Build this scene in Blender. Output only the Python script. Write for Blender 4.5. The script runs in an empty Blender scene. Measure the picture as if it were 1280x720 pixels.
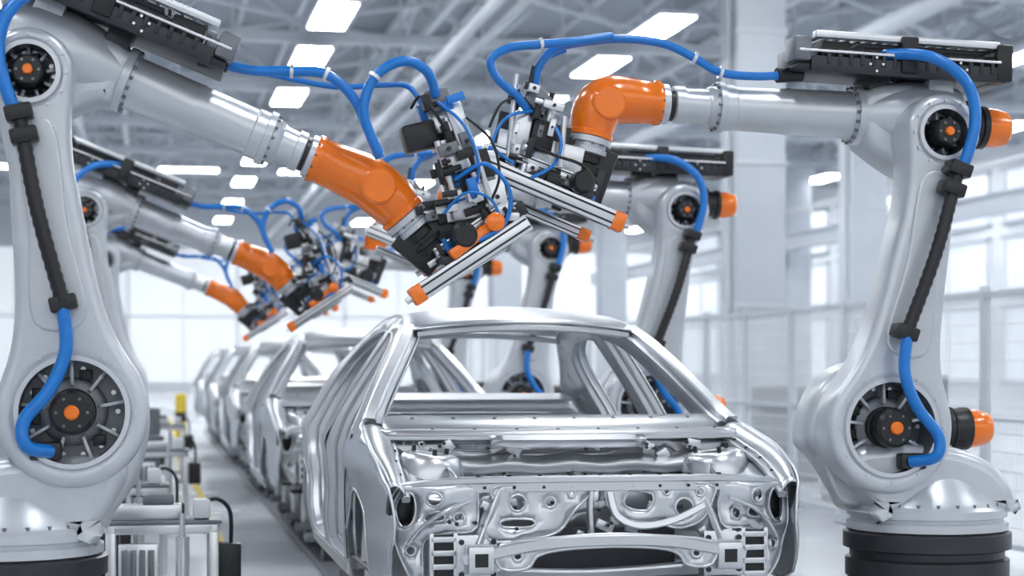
import bpy, bmesh, math, random
from mathutils import Vector, Matrix
from mathutils.geometry import delaunay_2d_cdt
V = Vector
R = random.Random(7)
scn = bpy.context.scene
COL = scn.collection

# ---------------------------------------------------------------- materials
def mat(name, col, metal=0.0, rough=0.5, nscale=8.0, nvar=0.06, rvar=0.08, bump=0.0, emit=None, coat=0.0, stretch=None):
    m = bpy.data.materials.new(name); m.use_nodes = True
    nt = m.node_tree; b = nt.nodes["Principled BSDF"]
    b.inputs["Metallic"].default_value = metal
    b.inputs["Roughness"].default_value = rough
    if coat: b.inputs["Coat Weight"].default_value = coat; b.inputs["Coat Roughness"].default_value = 0.1
    tc = nt.nodes.new("ShaderNodeTexCoord")
    src = tc.outputs["Object"]
    if stretch:
        mp = nt.nodes.new("ShaderNodeMapping"); mp.inputs["Scale"].default_value = stretch
        nt.links.new(src, mp.inputs["Vector"]); src = mp.outputs["Vector"]
    n = nt.nodes.new("ShaderNodeTexNoise"); n.inputs["Scale"].default_value = nscale; n.inputs["Detail"].default_value = 4
    nt.links.new(src, n.inputs["Vector"])
    r = nt.nodes.new("ShaderNodeMapRange")
    r.inputs["To Min"].default_value = max(0.02, rough - rvar); r.inputs["To Max"].default_value = rough + rvar
    nt.links.new(n.outputs["Fac"], r.inputs["Value"]); nt.links.new(r.outputs["Result"], b.inputs["Roughness"])
    cr = nt.nodes.new("ShaderNodeValToRGB")
    c = V(col)
    lo = c * (1 - nvar); hi = c * (1 + nvar)
    cr.color_ramp.elements[0].color = (*lo, 1); cr.color_ramp.elements[1].color = (*[min(1, k) for k in hi], 1)
    cr.color_ramp.elements[0].position = 0.3; cr.color_ramp.elements[1].position = 0.7
    nt.links.new(n.outputs["Fac"], cr.inputs["Fac"]); nt.links.new(cr.outputs["Color"], b.inputs["Base Color"])
    if bump:
        bp = nt.nodes.new("ShaderNodeBump"); bp.inputs["Strength"].default_value = bump; bp.inputs["Distance"].default_value = 0.01
        nt.links.new(n.outputs["Fac"], bp.inputs["Height"]); nt.links.new(bp.outputs["Normal"], b.inputs["Normal"])
    if emit:
        b.inputs["Emission Color"].default_value = (*emit[0], 1); b.inputs["Emission Strength"].default_value = emit[1]
    return m

M = dict(
    cast=mat("robot_cast_silver", (0.60, 0.63, 0.675), 0.35, 0.33, 14, 0.03, 0.05, 0.015),
    tube=mat("satin_silver", (0.64, 0.665, 0.71), 0.55, 0.34, 6, 0.02, 0.03),
    steel=mat("body_sheet_steel", (0.68, 0.70, 0.735), 0.97, 0.34, 3, 0.03, 0.04),
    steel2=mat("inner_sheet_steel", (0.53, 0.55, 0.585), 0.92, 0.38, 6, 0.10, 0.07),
    orange=mat("orange_paint", (1.0, 0.205, 0.004), 0.0, 0.24, 10, 0.03, 0.04, coat=0.5),
    blue=mat("blue_hose", (0.006, 0.20, 0.66), 0.0, 0.33, 20, 0.06, 0.05, coat=0.2),
    black=mat("black_plastic", (0.013, 0.014, 0.017), 0.0, 0.38, 20, 0.15, 0.08),
    dark=mat("dark_metal", (0.04, 0.043, 0.05), 0.4, 0.38, 12, 0.12, 0.08),
    grey=mat("grey_metal", (0.20, 0.21, 0.235), 0.6, 0.38, 12, 0.1, 0.08),
    alu=mat("aluminium_profile", (0.78, 0.80, 0.83), 0.80, 0.30, 12, 0.04, 0.08),
    white=mat("white_paint", (0.78, 0.81, 0.845), 0.0, 0.5, 3, 0.03),
    yellow=mat("yellow_paint", (0.85, 0.62, 0.05), 0.0, 0.5, 5, 0.05),
    floor=mat("floor_epoxy", (0.52, 0.545, 0.585), 0.0, 0.25, 0.7, 0.05, 0.08),
    wall=mat("wall_panel_white", (0.79, 0.82, 0.86), 0.0, 0.6, 0.5, 0.02),
    truss=mat("truss_steel_paint", (0.60, 0.635, 0.685), 0.1, 0.5, 2, 0.05),
    deck=mat("roof_deck", (0.30, 0.33, 0.375), 0.0, 0.7, 0.4, 0.10),
    column=mat("column_paint", (0.55, 0.585, 0.64), 0.0, 0.5, 1, 0.04),
    lamp=mat("lamp_diffuser", (0.9, 0.9, 0.9), 0.0, 0.5, emit=((0.96, 0.985, 1.0), 27.0)),
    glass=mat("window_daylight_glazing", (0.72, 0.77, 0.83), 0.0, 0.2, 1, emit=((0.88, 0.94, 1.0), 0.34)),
    panelite=mat("translucent_daylight_panel", (0.8, 0.83, 0.87), 0.0, 0.4, 0.3, emit=((0.91, 0.955, 1.0), 0.42)),  # self-lit panel, added to brighten the back wall
    cabgrey=mat("cabinet_grey", (0.12, 0.13, 0.15), 0.1, 0.45, 3, 0.05),
)

# ---------------------------------------------------------------- builders
CUR = None
def empty(name, loc=(0, 0, 0)):
    global CUR
    e = bpy.data.objects.new(name, None); e.location = loc; e.empty_display_size = 0.2
    COL.objects.link(e); CUR = e
    return e

def add(bm, name, m, top=False, ang=35, fix=True):
    if fix: bmesh.ops.recalc_face_normals(bm, faces=bm.faces)
    me = bpy.data.meshes.new(name); bm.to_mesh(me); bm.free()
    me.shade_smooth()
    try: me.set_sharp_from_angle(angle=math.radians(ang))
    except Exception: pass
    me.materials.append(M[m] if isinstance(m, str) else m)
    o = bpy.data.objects.new(name, me); COL.objects.link(o)
    if not top: o.parent = CUR
    return o

def frame(d, up=None):
    z = V(d).normalized()
    a = V(up) if up is not None else (V((0, 0, 1)) if abs(z.z) < 0.9 else V((1, 0, 0)))
    x = a.cross(z).normalized(); y = z.cross(x)
    return x, y, z

def bm_box(bm, M4, size, bevel=0):
    g = bmesh.ops.create_cube(bm, size=1)
    vs = g["verts"]
    for v in vs: v.co = V((v.co.x * size[0], v.co.y * size[1], v.co.z * size[2]))
    if bevel > 0:
        es = list({e for v in vs for e in v.link_edges})
        g2 = bmesh.ops.bevel(bm, geom=es, offset=min(bevel, min(size) * 0.45), segments=2, affect='EDGES', profile=0.5)
        vs = list({v for f in g2["faces"] for v in f.verts} | {v for v in vs if v.is_valid})
    for v in vs: v.co = M4 @ v.co

def mbar(p0, p1, up=None):
    p0 = V(p0); p1 = V(p1)
    x, y, z = frame(p1 - p0, up)
    m = Matrix((x, y, z)).transposed().to_4x4(); m.translation = (p0 + p1) / 2
    return m, (p1 - p0).length

def box(name, c, size, m, bevel=0.0, rot=None, top=False):
    bm = bmesh.new()
    M4 = Matrix.Translation(V(c))
    if rot is not None: M4 = M4 @ rot
    bm_box(bm, M4, size, bevel)
    return add(bm, name, m, top)

def obar(name, p0, p1, w, h, m, bevel=0.0, up=None):
    bm = bmesh.new(); M4, L = mbar(p0, p1, up)
    bm_box(bm, M4, (w, h, L), bevel)
    return add(bm, name, m)

def bm_lathe(bm, p0, d, prof, seg=32, cap=True):
    x, y, z = frame(d); p0 = V(p0); rings = []
    for t, r in prof:
        rings.append([bm.verts.new(p0 + z * t + (x * math.cos(a) + y * math.sin(a)) * max(r, 1e-4))
                      for a in [2 * math.pi * i / seg for i in range(seg)]])
    for a, b in zip(rings[:-1], rings[1:]):
        for i in range(seg):
            j = (i + 1) % seg
            bm.faces.new((a[i], a[j], b[j], b[i]))
    if cap:
        bm.faces.new(rings[0][::-1]); bm.faces.new(rings[-1])

def lathe(name, p0, d, prof, m, seg=36, cap=True, top=False):
    bm = bmesh.new(); bm_lathe(bm, p0, d, prof, seg, cap)
    return add(bm, name, m, top)

def cyl(name, p0, p1, r, m, r1=None, seg=28, bev=0.0, top=False):
    p0 = V(p0); p1 = V(p1); L = (p1 - p0).length; r1 = r if r1 is None else r1
    prof = [(0, r), (L, r1)] if not bev else [(0, r - bev), (bev * 0.3, r - bev * 0.3), (bev, r), (L - bev, r1), (L - bev * 0.3, r1 - bev * 0.3), (L, r1 - bev)]
    return lathe(name, p0, p1 - p0, prof, m, seg, True, top)

def bolts(name, c, ax, Rr, n, r, h, m, ph=0.0, arc=2 * math.pi):
    bm = bmesh.new(); x, y, z = frame(ax)
    for i in range(n):
        a = ph + arc * i / n
        bm_lathe(bm, V(c) + (x * math.cos(a) + y * math.sin(a)) * Rr, ax, [(0, r), (h, r)], 8)
    return add(bm, name, m)

def cat(pts, n=6, closed=False):
    pts = [V(p) for p in pts]; out = []
    N = len(pts); rng = N if closed else N - 1
    for i in range(rng):
        if closed: a, b, c, d = pts[i - 1], pts[i], pts[(i + 1) % N], pts[(i + 2) % N]
        else: a, b, c, d = pts[max(i - 1, 0)], pts[i], pts[i + 1], pts[min(i + 2, N - 1)]
        for k in range(n):
            t = k / n
            out.append(0.5 * ((2 * b) + (c - a) * t + (2 * a - 5 * b + 4 * c - d) * t * t + (3 * b - a - 3 * c + d) * t ** 3))
    if not closed: out.append(pts[-1])
    return out

def bm_sweep(bm, pts, prof, radii=None, closed=False, up=None):
    pts = [V(p) for p in pts]; N = len(pts)
    tang = []
    for i in range(N):
        a = pts[i - 1] if (i > 0 or closed) else pts[i]
        b = pts[(i + 1) % N] if (i < N - 1 or closed) else pts[i]
        tang.append((b - a).normalized())
    x, y, z = frame(tang[0], up)
    rings = []
    for i in range(N):
        t = tang[i]
        if up is not None:
            x = V(up).cross(t)
            if x.length < 1e-3: x = y.cross(t)
            x.normalize(); y = t.cross(x)
        else:
            x = (x - t * x.dot(t)).normalized(); y = t.cross(x)
        s = radii[i] if radii else 1.0
        rings.append([bm.verts.new(pts[i] + (x * px + y * py) * s) for px, py in prof])
    k = len(prof)
    for i in range(N if closed else N - 1):
        a = rings[i]; b = rings[(i + 1) % N]
        for j in range(k):
            l = (j + 1) % k
            bm.faces.new((a[j], a[l], b[l], b[j]))
    if not closed:
        bm.faces.new(rings[0][::-1]); bm.faces.new(rings[-1])

def circ(r, seg=12): return [(r * math.cos(2 * math.pi * i / seg), r * math.sin(2 * math.pi * i / seg)) for i in range(seg)]
def rect(w, h):
    b = min(w, h) * 0.2; w /= 2; h /= 2
    return [(w - b, h), (-w + b, h), (-w, h - b), (-w, -h + b), (-w + b, -h), (w - b, -h), (w, -h + b), (w, h - b)]

def hose(name, pts, r, m, n=7, seg=12, smooth=True):
    bm = bmesh.new(); bm_sweep(bm, cat(pts, n) if smooth else pts, circ(r, seg))
    return add(bm, name, m, ang=60)

def rail(name, pts, w, h, m, n=5, closed=False, up=None, smooth=True):
    bm = bmesh.new(); bm_sweep(bm, cat(pts, n, closed) if smooth else pts, rect(w, h), closed=closed, up=up)
    return add(bm, name, m)

def corr(name, pts, r, m, n=20):
    pp = cat(pts, n); rad = [1.0 if (i // 1) % 2 else 0.88 for i in range(len(pp))]
    bm = bmesh.new(); bm_sweep(bm, pp, circ(r, 14), radii=rad)
    return add(bm, name, m, ang=60)

def plate(name, outer, holes, y0, y1, m, bevel=0.012, mk=None):
    cu = bpy.data.curves.new(name, 'CURVE'); cu.dimensions = '2D'; cu.fill_mode = 'BOTH'
    cu.extrude = max(abs(y1 - y0) / 2 - bevel, 0.0005); cu.bevel_depth = bevel; cu.bevel_resolution = 4
    cu.offset = -bevel
    for poly in [outer] + holes:
        sp = cu.splines.new('POLY'); sp.points.add(len(poly) - 1)
        for q, p in zip(sp.points, poly): q.co = (p[0], p[1], 0, 1)
        sp.use_cyclic_u = True
    cu.materials.append(M[m])
    o = bpy.data.objects.new(name, cu); COL.objects.link(o); o.parent = CUR
    o.matrix_basis = Matrix.Translation((0, (y0 + y1) / 2, 0)) @ Matrix.Rotation(math.radians(90), 4, 'X')
    return o

def circle2(cx, cz, r, n=40): return [(cx + r * math.cos(2 * math.pi * i / n), cz + r * math.sin(2 * math.pi * i / n)) for i in range(n)]
def sm2(pts, n=5): return [(p.x, p.y) for p in cat([V((a, b, 0)) for a, b in pts], n, True)]

def inside(x, y, poly):
    c = False; j = len(poly) - 1
    for i in range(len(poly)):
        xi, yi = poly[i]; xj, yj = poly[j]
        if (yi > y) != (yj > y) and x < (xj - xi) * (y - yi) / (yj - yi) + xi: c = not c
        j = i
    return c

def dens(poly, h):
    out = []
    for i in range(len(poly)):
        a = V(poly[i]); b = V(poly[(i + 1) % len(poly)]); k = max(1, int((b - a).length / h))
        for j in range(k): out.append(tuple(a.lerp(b, j / k)))
    return out

def panel(name, outer, holes, h, fn, m, thick=0.004, rim=0.0, flip=False, rimm=None):
    polys = [dens(outer, h)] + [dens(q, h * 0.7) for q in holes]
    pts = []; edges = []
    for q in polys:
        s = len(pts); pts += [V(p) for p in q]
        edges += [(s + i, s + (i + 1) % len(q)) for i in range(len(q))]
    us = [p[0] for p in polys[0]]; vs = [p[1] for p in polys[0]]
    nb = len(pts); bnd = pts[:nb]
    u = min(us) + h / 2
    cand = []
    while u < max(us):
        v = min(vs) + h / 2
        while v < max(vs):
            if inside(u, v, polys[0]) and not any(inside(u, v, q) for q in polys[1:]): cand.append(V((u, v)))
            v += h
        u += h
    hh = (h * 0.45) ** 2
    for c in cand:
        if all((c - b).length_squared > hh for b in bnd): pts.append(c)
    vo, eo, fo, _, _, _ = delaunay_2d_cdt(pts, edges, [], 0, 1e-6)
    bm = bmesh.new(); bv = [bm.verts.new(V(fn(p.x, p.y))) for p in vo]
    for f in fo:
        cx = sum(vo[i].x for i in f) / 3; cy = sum(vo[i].y for i in f) / 3
        if inside(cx, cy, polys[0]) and not any(inside(cx, cy, q) for q in polys[1:]):
            try: bm.faces.new([bv[i] for i in f])
            except ValueError: pass
    for v in [v for v in bm.verts if not v.link_faces]: bm.verts.remove(v)
    o = add(bm, name, m, ang=40)
    s = o.modifiers.new("sheet", 'SOLIDIFY'); s.thickness = thick; s.offset = 0
    if rim:
        bm = bmesh.new()
        for q in polys:
            bm_sweep(bm, [V(fn(*p)) for p in q], circ(rim, 6), closed=True)
        add(bm, name + "_flange", rimm or m, ang=70)
    return o

def loft(name, rows, m, thick=0.004):
    bm = bmesh.new(); g = [[bm.verts.new(V(p)) for p in r] for r in rows]
    for a, b in zip(g[:-1], g[1:]):
        for i in range(len(a) - 1): bm.faces.new((a[i], a[i + 1], b[i + 1], b[i]))
    o = add(bm, name, m, ang=40)
    s = o.modifiers.new("sheet", 'SOLIDIFY'); s.thickness = thick; s.offset = 0
    return o

def dup(e, loc):
    n = e.copy(); COL.objects.link(n); n.location = loc
    for c in list(e.children):
        k = c.copy(); COL.objects.link(k); k.parent = n
    return n

# ---------------------------------------------------------------- robot
def robot(loc, s, J, hoses, grip, gx=0.0, gz=0.0):
    e = empty("industrial_robot_arm", loc)
    P = lambda x, y, z: V((s * x, y, z))
    S = V((J["S"][0], J["S"][1])); E = V((J["E"][0], J["E"][1]))
    lathe("base_pedestal", (0, .05, 0), (0, 0, 1), [(0, .46), (.03, .46), (.035, .38), (.56, .35), (.58, .37), (.66, .37), (.67, .35), (.70, .35), (.71, .38), (.78, .38), (.79, .36)], "dark", 48)
    bolts("base_bolts", (0, .05, .03), (0, 0, 1), .42, 12, .016, .03, "grey")
    lathe("turntable_ring", (0, .05, .79), (0, 0, 1), [(0, .35), (.005, .365), (.04, .365), (.045, .345), (.06, .345), (.065, .36), (.10, .36), (.115, .34)], "cast", 48)
    bolts("turntable_bolts", (0, .05, .90), (0, 0, 1), .325, 24, .011, .02, "grey")
    lathe("turntable_hub", (0, .05, .89), (0, 0, 1), [(0, .34), (.03, .33), (.10, .27), (.20, .20)], "cast", 48)
    box("base_connector_block", P(-.1, -.33, .42), (.22, .16, .2), "black", .015)
    tz = S.y - 1.32
    to = [(.53, 1.38), (.545, 1.24), (.50, 1.09), (.41, .95), (.35, .87), (.1, .85), (-.2, .85), (-.34, .87), (-.36, .98), (-.30, 1.12), (-.18, 1.22), (-.07, 1.35), (.0, 1.50), (.13, 1.60), (.30, 1.61), (.45, 1.53)]
    to = [(s * (x + (S.x - .25) * (1 if z > 1.1 else 0)), z + (tz if z > 1.1 else 0)) for x, z in to]
    plate("turret_casting", sm2(to), [], .03, .27, "cast", .06)
    to3 = [(.49, 1.36), (.50, 1.24), (.46, 1.10), (.38, .97), (.2, 1.0), (.1, 1.35), (.2, 1.55), (.42, 1.50)]
    plate("turret_inner_ridge", sm2([(s * (x + S.x - .25), z + tz) for x, z in to3]), [], .005, .10, "cast", .02)
    to2 = [(s * x, z) for x, z in [(.46, 1.12), (.42, 1.02), (.345, .91), (.33, .875), (-.32, .875), (-.335, .94), (-.30, 1.02), (-.22, 1.10), (-.05, 1.17), (.2, 1.19), (.4, 1.18)]]
    plate("turret_cheek", sm2(to2), [], -.19, .10, "cast", .06)
    a = (E - S); L = a.length; a.normalize(); n = V((a.y, -a.x))
    rs, re = .295, .175
    stn = [(.16, .250), (.26, .205), (.40, .168), (.60, .146), (.85, .130), (L - .40, .122), (L - .25, .128), (L - .12, .148)]
    def contour(off=0.0):
        o = []
        for t, w in stn: o.append(S + a * t + n * (w - off))
        for k in range(13):
            th = math.radians(180 * k / 12)
            o.append(E + n * (re - off) * math.cos(th) + a * (re - off) * math.sin(th))
        for t, w in reversed(stn): o.append(S + a * t - n * (w - off))
        for k in range(15):
            th = math.radians(180 - 18 + (180 + 36) * k / 14)
            o.append(S + n * (rs - off) * math.cos(th) + a * (rs - off) * math.sin(th))
        return [(s * p.x, p.y) for p in o]
    plate("lower_arm_casting", sm2(contour(), 3), [circle2(s * S.x, S.y, .205, 64), circle2(s * E.x, E.y, .108, 48)], -.24, -.03, "cast", .04)
    w0, w1 = S + a * .36, E - a * .22
    web = [w0 + n * .10, w0 - n * .10, w0.lerp(w1, .5) - n * .075, w1 - n * .07, w1 + n * .07, w0.lerp(w1, .5) + n * .075]
    plate("lower_arm_web", sm2([(s * p.x, p.y) for p in web], 5), [], -.252, -.20, "cast", .012)
    for nm, C, r, rr in (("shoulder", S, .205, .085), ("elbow", E, .108, .060)):
        c = P(C.x, 0, C.y)
        lathe(nm + "_recess_ring", c + V((0, -.250, 0)), (0, 1, 0), [(0, r - .004), (0, r + .014), (.02, r + .022), (.05, r + .022)], "tube", 64, False)
        lathe(nm + "_recess_wall", c + V((0, -.248, 0)), (0, 1, 0), [(0, r), (.17, r * .97), (.17, .001)], "grey", 64, False)
        bolts(nm + "_inner_bolts", c + V((0, -.10, 0)), (0, -1, 0), r * .84, 14, .010, .02, "alu")
        bolts(nm + "_ring_bolts", c + V((0, -.235, 0)), (0, -1, 0), r + .036, 12, .007, .014, "tube")
        lathe(nm + "_gear_cover", c + V((0, -.08, 0)), (0, -1, 0), [(0, r * .66), (.05, r * .64), (.06, r * .55)], "grey", 32)
        lathe(nm + "_motor", c + V((0, -.12, 0)), (0, -1, 0), [(0, rr), (.03, rr * 1.08), (.06, rr * 1.08), (.065, rr), (.11, rr), (.12, rr * 1.05), (.15, rr * 1.02), (.165, rr * .85)], "black", 32)
        bolts(nm + "_motor_screws", c + V((0, -.284, 0)), (0, -1, 0), rr * .7, 6, .006, .006, "grey")
        lathe(nm + "_motor_cap", c + V((0, -.285, 0)), (0, -1, 0), [(0, rr * .34), (.012, rr * .34), (.018, rr * .27)], "orange", 24)
        bm = bmesh.new()
        for k in range(9):
            an = 2 * math.pi * k / 9 + .2
            d = V((math.cos(an), 0, math.sin(an)))
            M4, LL = mbar(c + V((0, -.12, 0)) + d * r * .5, c + V((0, -.12, 0)) + d * r * .97, (0, 1, 0))
            bm_box(bm, M4, (.014, .08, LL), .003)
        add(bm, nm + "_ribs", "cast")
        bm = bmesh.new()
        for k in (1, 3, 4, 7):
            an = 2 * math.pi * (k + .5) / 9 + .2; d = V((math.cos(an), 0, math.sin(an)))
            bm_box(bm, Matrix.Translation(c + V((0, -.11, 0)) + d * r * .74), (r * .24, .05, r * .2), .004)
        add(bm, nm + "_terminal_blocks", "black")
    box("shoulder_connector", P(S.x - .10, -.20, S.y - .15), (.12, .10, .07), "black", .01)
    d = P(-1, 0, 0)
    c = P(S.x - .18, .14, S.y - .02)
    lathe("rear_motor", c, d, [(0, .10), (.05, .105), (.06, .095), (.30, .095), (.31, .10), (.345, .10)], "black", 36)
    bm = bmesh.new()
    for k in range(7): bm_lathe(bm, c + d * (.09 + .028 * k), d, [(0, .094), (0.002, .101), (.012, .101), (.014, .094)], 32)
    add(bm, "rear_motor_fins", "black")
    lathe("rear_motor_cap", c + d * .345, d, [(0, .092), (.05, .088), (.10, .075), (.115, .06)], "orange", 36)
    F0, F1, F2, O1, O2, G = [V(J[k]) for k in ("F0", "F1", "F2", "O1", "O2", "G")]
    yf = .06
    F = lambda p, y=yf: P(p.x, y, p.y)
    u = (F1 - F0).normalized(); nn = V((-u.y, u.x))
    if nn.y < 0: nn = -nn
    ax = (F(F1) - F(F0)).normalized()
    lathe("forearm_root_casting", F(F0 - u * .50), ax, [(0, .11), (.03, .15), (.10, .168), (.26, .172), (.36, .155), (.46, .128), (.50, .12)], "cast", 40)
    blob = [E - n * .17, E + a * .18 - n * .1, E + a * .23 + n * .1, F0 + nn * .10, F0 - nn * .10, E - a * .12 + n * .22, E - a * .19, E - a * .1 - n * .14]
    plate("elbow_housing", sm2([(s * p.x, p.y) for p in blob]), [], -.06, .20, "cast", .05)
    lathe("forearm_flange", F(F0 - u * .01), ax, [(0, .12), (.004, .134), (.035, .134), (.04, .118), (.05, .118)], "cast", 44)
    bolts("forearm_flange_bolts", F(F0 + u * .022), ax, .124, 18, .008, .02, "grey")
    LF = (F1 - F0).length
    lathe("forearm_tube", F(F0), ax, [(0, .112), (.04, .112), (.05, .108), (LF * .5, .104), (LF * .52, .107), (LF * .54, .103), (LF - .05, .098), (LF - .045, .104), (LF, .104)], "tube", 48)
    lathe("forearm_end_flange", F(F1), ax, [(0, .104), (.002, .114), (.03, .114), (.034, .095), (.06, .092), (.075, .080)], "cast", 44)
    bolts("forearm_end_bolts", F(F1 + u * .028), ax, .103, 14, .007, .016, "grey")
    LN = (F2 - F1).length
    lathe("forearm_neck", F(F1), ax, [(0, .08), (.07, .079), (LN * .62, .076), (LN * .63, .085), (LN * .78, .085), (LN * .8, .076)], "tube", 40)
    lathe("wrist_seal", F(F1 + u * LN * .79), ax, [(0, .074), (LN * .12, .074)], "black", 36)
    lathe("wrist_front_ring", F(F1 + u * LN * .88), ax, [(0, .078), (.004, .09), (LN * .12 + .01, .09)], "tube", 36)
    d2 = (O2 - O1).normalized()
    k = .085
    A = O1 - u * k; B = O1 + d2 * k
    body = [F2, F2 + u * .025, F2 + u * .035, F2.lerp(A, .6), A]
    rad = [.96, 1.0, .93, .98, 1.06]
    for t in (.2, .4, .6, .8):
        q = A * (1 - t) ** 2 + O1 * 2 * t * (1 - t) + B * t ** 2
        body.append(q); rad.append(1.08)
    body += [B, B.lerp(O2, .55), O2 - d2 * .025, O2 - d2 * .02, O2]; rad += [1.05, .97, .93, 1.0, .98]
    bm = bmesh.new(); bm_sweep(bm, [F(q) for q in body], circ(.102, 36), radii=rad); add(bm, "orange_wrist", "orange", ang=50)
    lathe("wrist_side_cover", F(O1 - u * .03 + d2 * .03, yf - .085), (0, -1, 0), [(0, .078), (.02, .076), (.028, .066)], "orange", 36)
    bolts("wrist_root_bolts", F(F2 + u * .02), -ax, .094, 12, .006, .02, "dark")
    a2 = (F(O2) - F(O1)).normalized(); LG = (G - O2).length
    lathe("wrist_flange", F(O2), a2, [(0, .09), (.005, .1), (.03, .1), (.033, .085), (.05, .085), (.053, .092), (.075, .092), (.08, .07)], "cast", 40)
    bolts("wrist_flange_bolts", F(O2 + d2 * .02), a2, .092, 12, .007, .018, "grey")
    lathe("tool_changer", F(O2 + d2 * .075), a2, [(0, .062), (.01, .075), (.04, .075), (.045, .06), (.06, .06), (.062, .085), (max(.08, LG - .05), .085), (max(.085, LG - .045), .07), (LG, .07)], "black", 36)
    Q = lambda t, y, h: F(F0 + u * t + nn * h, y)
    un = F(nn, 0)
    def qb(nm, t0, t1, y0, y1, h0, h1, m, b=.006):
        M4, LL = mbar(Q(t0, (y0 + y1) / 2, (h0 + h1) / 2), Q(t1, (y0 + y1) / 2, (h0 + h1) / 2), un)
        bm = bmesh.new(); bm_box(bm, M4, (abs(y1 - y0), abs(h1 - h0), LL), b); add(bm, nm, m)
    qb("tray_bracket", -.42, -.30, -.06, .18, .10, .19, "cast"); qb("tray_bracket_front", -.12, -.02, -.04, .16, .08, .19, "dark")
    qb("tray_base", -.62, .36, -.13, .22, .165, .195, "dark")
    qb("tray_side_rail", -.63, .30, -.155, -.13, .155, .225, "dark", .004)
    qb("tray_side_rail_lip", -.60, .36, -.165, -.15, .24, .252, "alu", .003)
    qb("tray_cover", -.58, .10, -.12, .20, .195, .28, "black", .012)
    qb("tray_cover_top", -.55, .06, -.10, .18, .28, .305, "dark", .008)
    qb("tray_top_rail", -.60, .28, -.15, -.10, .308, .340, "alu", .006)
    qb("tray_top_rail_rear", -.60, .28, .15, .20, .308, .340, "grey", .006)
    qb("valve_block", .10, .24, -.12, .10, .195, .30, "black", .008)
    qb("valve_block_front", .25, .36, -.10, .14, .195, .275, "grey", .01)
    qb("tray_front_clamp", .30, .38, -.16, -.02, .20, .31, "grey", .012)
    qb("tray_rear_clamp", -.66, -.58, -.16, .2, .16, .33, "black", .012)
    qb("tray_mid_clamp", -.2, -.12, -.17, -.1, .17, .335, "black", .01)
    bm = bmesh.new()
    for i in range(16):
        t = -.57 + i * .052
        M4, LL = mbar(Q(t, -.14, .225), Q(t + .018, -.14, .225), un); bm_box(bm, M4, (.04, .07, LL), .003)
        M4, LL = mbar(Q(t + .01, .03, .33), Q(t + .026, .03, .33), un); bm_box(bm, M4, (.26, .012, LL), .002)
    add(bm, "tray_ribs", "dark")
    bolts("tray_screws", Q(.0, -.165, .20), (0, -1, 0), .03, 4, .006, .008, "alu")
    bolts("tray_screws_rear", Q(-.4, -.165, .20), (0, -1, 0), .03, 4, .006, .008, "alu")
    c = F(F0 - u * .50 - nn * .02)
    lathe("elbow_rear_motor", c, -ax, [(0, .12), (.03, .12), (.04, .09), (.09, .09), (.095, .1), (.12, .1)], "black", 32)
    lathe("elbow_rear_motor_cap", c - ax * .12, -ax, [(0, .092), (.06, .09), (.11, .078), (.125, .06)], "orange", 32)
    up = [(.30, .35, -.05), (.176, .355, -.16), (.05, .32, -.26), (-.07, .21, -.31), (-.105, .06, -.32), (-.07, -.10, -.32), (-.03, -.19, -.31)]
    hose("blue_hose_elbow", [P(E.x + x, y, E.y + z) for x, z, y in up], .026, "blue")
    lo = [(-.03, .40), (-.02, .24), (-.08, .09), (-.175, -.03), (-.165, -.125), (-.08, -.15)]
    hose("blue_hose_shoulder", [P(S.x + x, -.33 if i < 5 else -.25, S.y + z) for i, (x, z) in enumerate(lo)], .026, "blue")
    top = V((E.x - .03, E.y - .17)); bot = V((S.x - .03, S.y + .42))
    mid = top.lerp(bot, .5)
    corr("black_conduit", [P(top.x, -.31, top.y), P(mid.x - .015, -.33, mid.y), P(bot.x, -.33, bot.y)], .031, "black")
    for nm, q in (("conduit_clamp_upper", top), ("conduit_clamp_mid", top.lerp(bot, .12)), ("conduit_clamp_lower", bot), ):
        dd = (bot - top).normalized()
        M4, LL = mbar(P(q.x - dd.x * .03, -.305, q.y - dd.y * .03), P(q.x + dd.x * .03, -.305, q.y + dd.y * .03), (0, 1, 0))
        bm = bmesh.new(); bm_box(bm, M4, (.105, .10, LL), .01); add(bm, nm, "black")
        cyl(nm + "_post", P(q.x, -.26, q.y), P(q.x + .05, -.20, q.y), .025, "dark")
    for i, (pts, r) in enumerate(hoses):
        hose("blue_hose_%d" % (i + 1), [P(x + (gx if x > 1.4 else gx * max(0, (x - .9) / .5)), y, z) for x, y, z in pts], r, "blue")
    q = hoses[0][0][0]; q2 = hoses[0][0][1]
    cyl("hose_connector", P(*q) + (P(*q) - P(*q2)).normalized() * .06, P(*q) + (P(*q2) - P(*q)).normalized() * .06, .034, "black", seg=16)
    for pp, t in ((hoses[0][0], 2), (hoses[0][0], 3), (hoses[1][0], 2)):
        sp_ = [P(x + (gx if x > 1.4 else gx * max(0, (x - .9) / .5)), y, z) for x, y, z in pp]
        dd = (sp_[t + 1] - sp_[t - 1]).normalized(); cyl("hose_clip", sp_[t] - dd * .007, sp_[t] + dd * .007, .029, "alu", seg=16)
    grip(lambda x, y, z: P(x + gx, y, z + gz))
    return e

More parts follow.
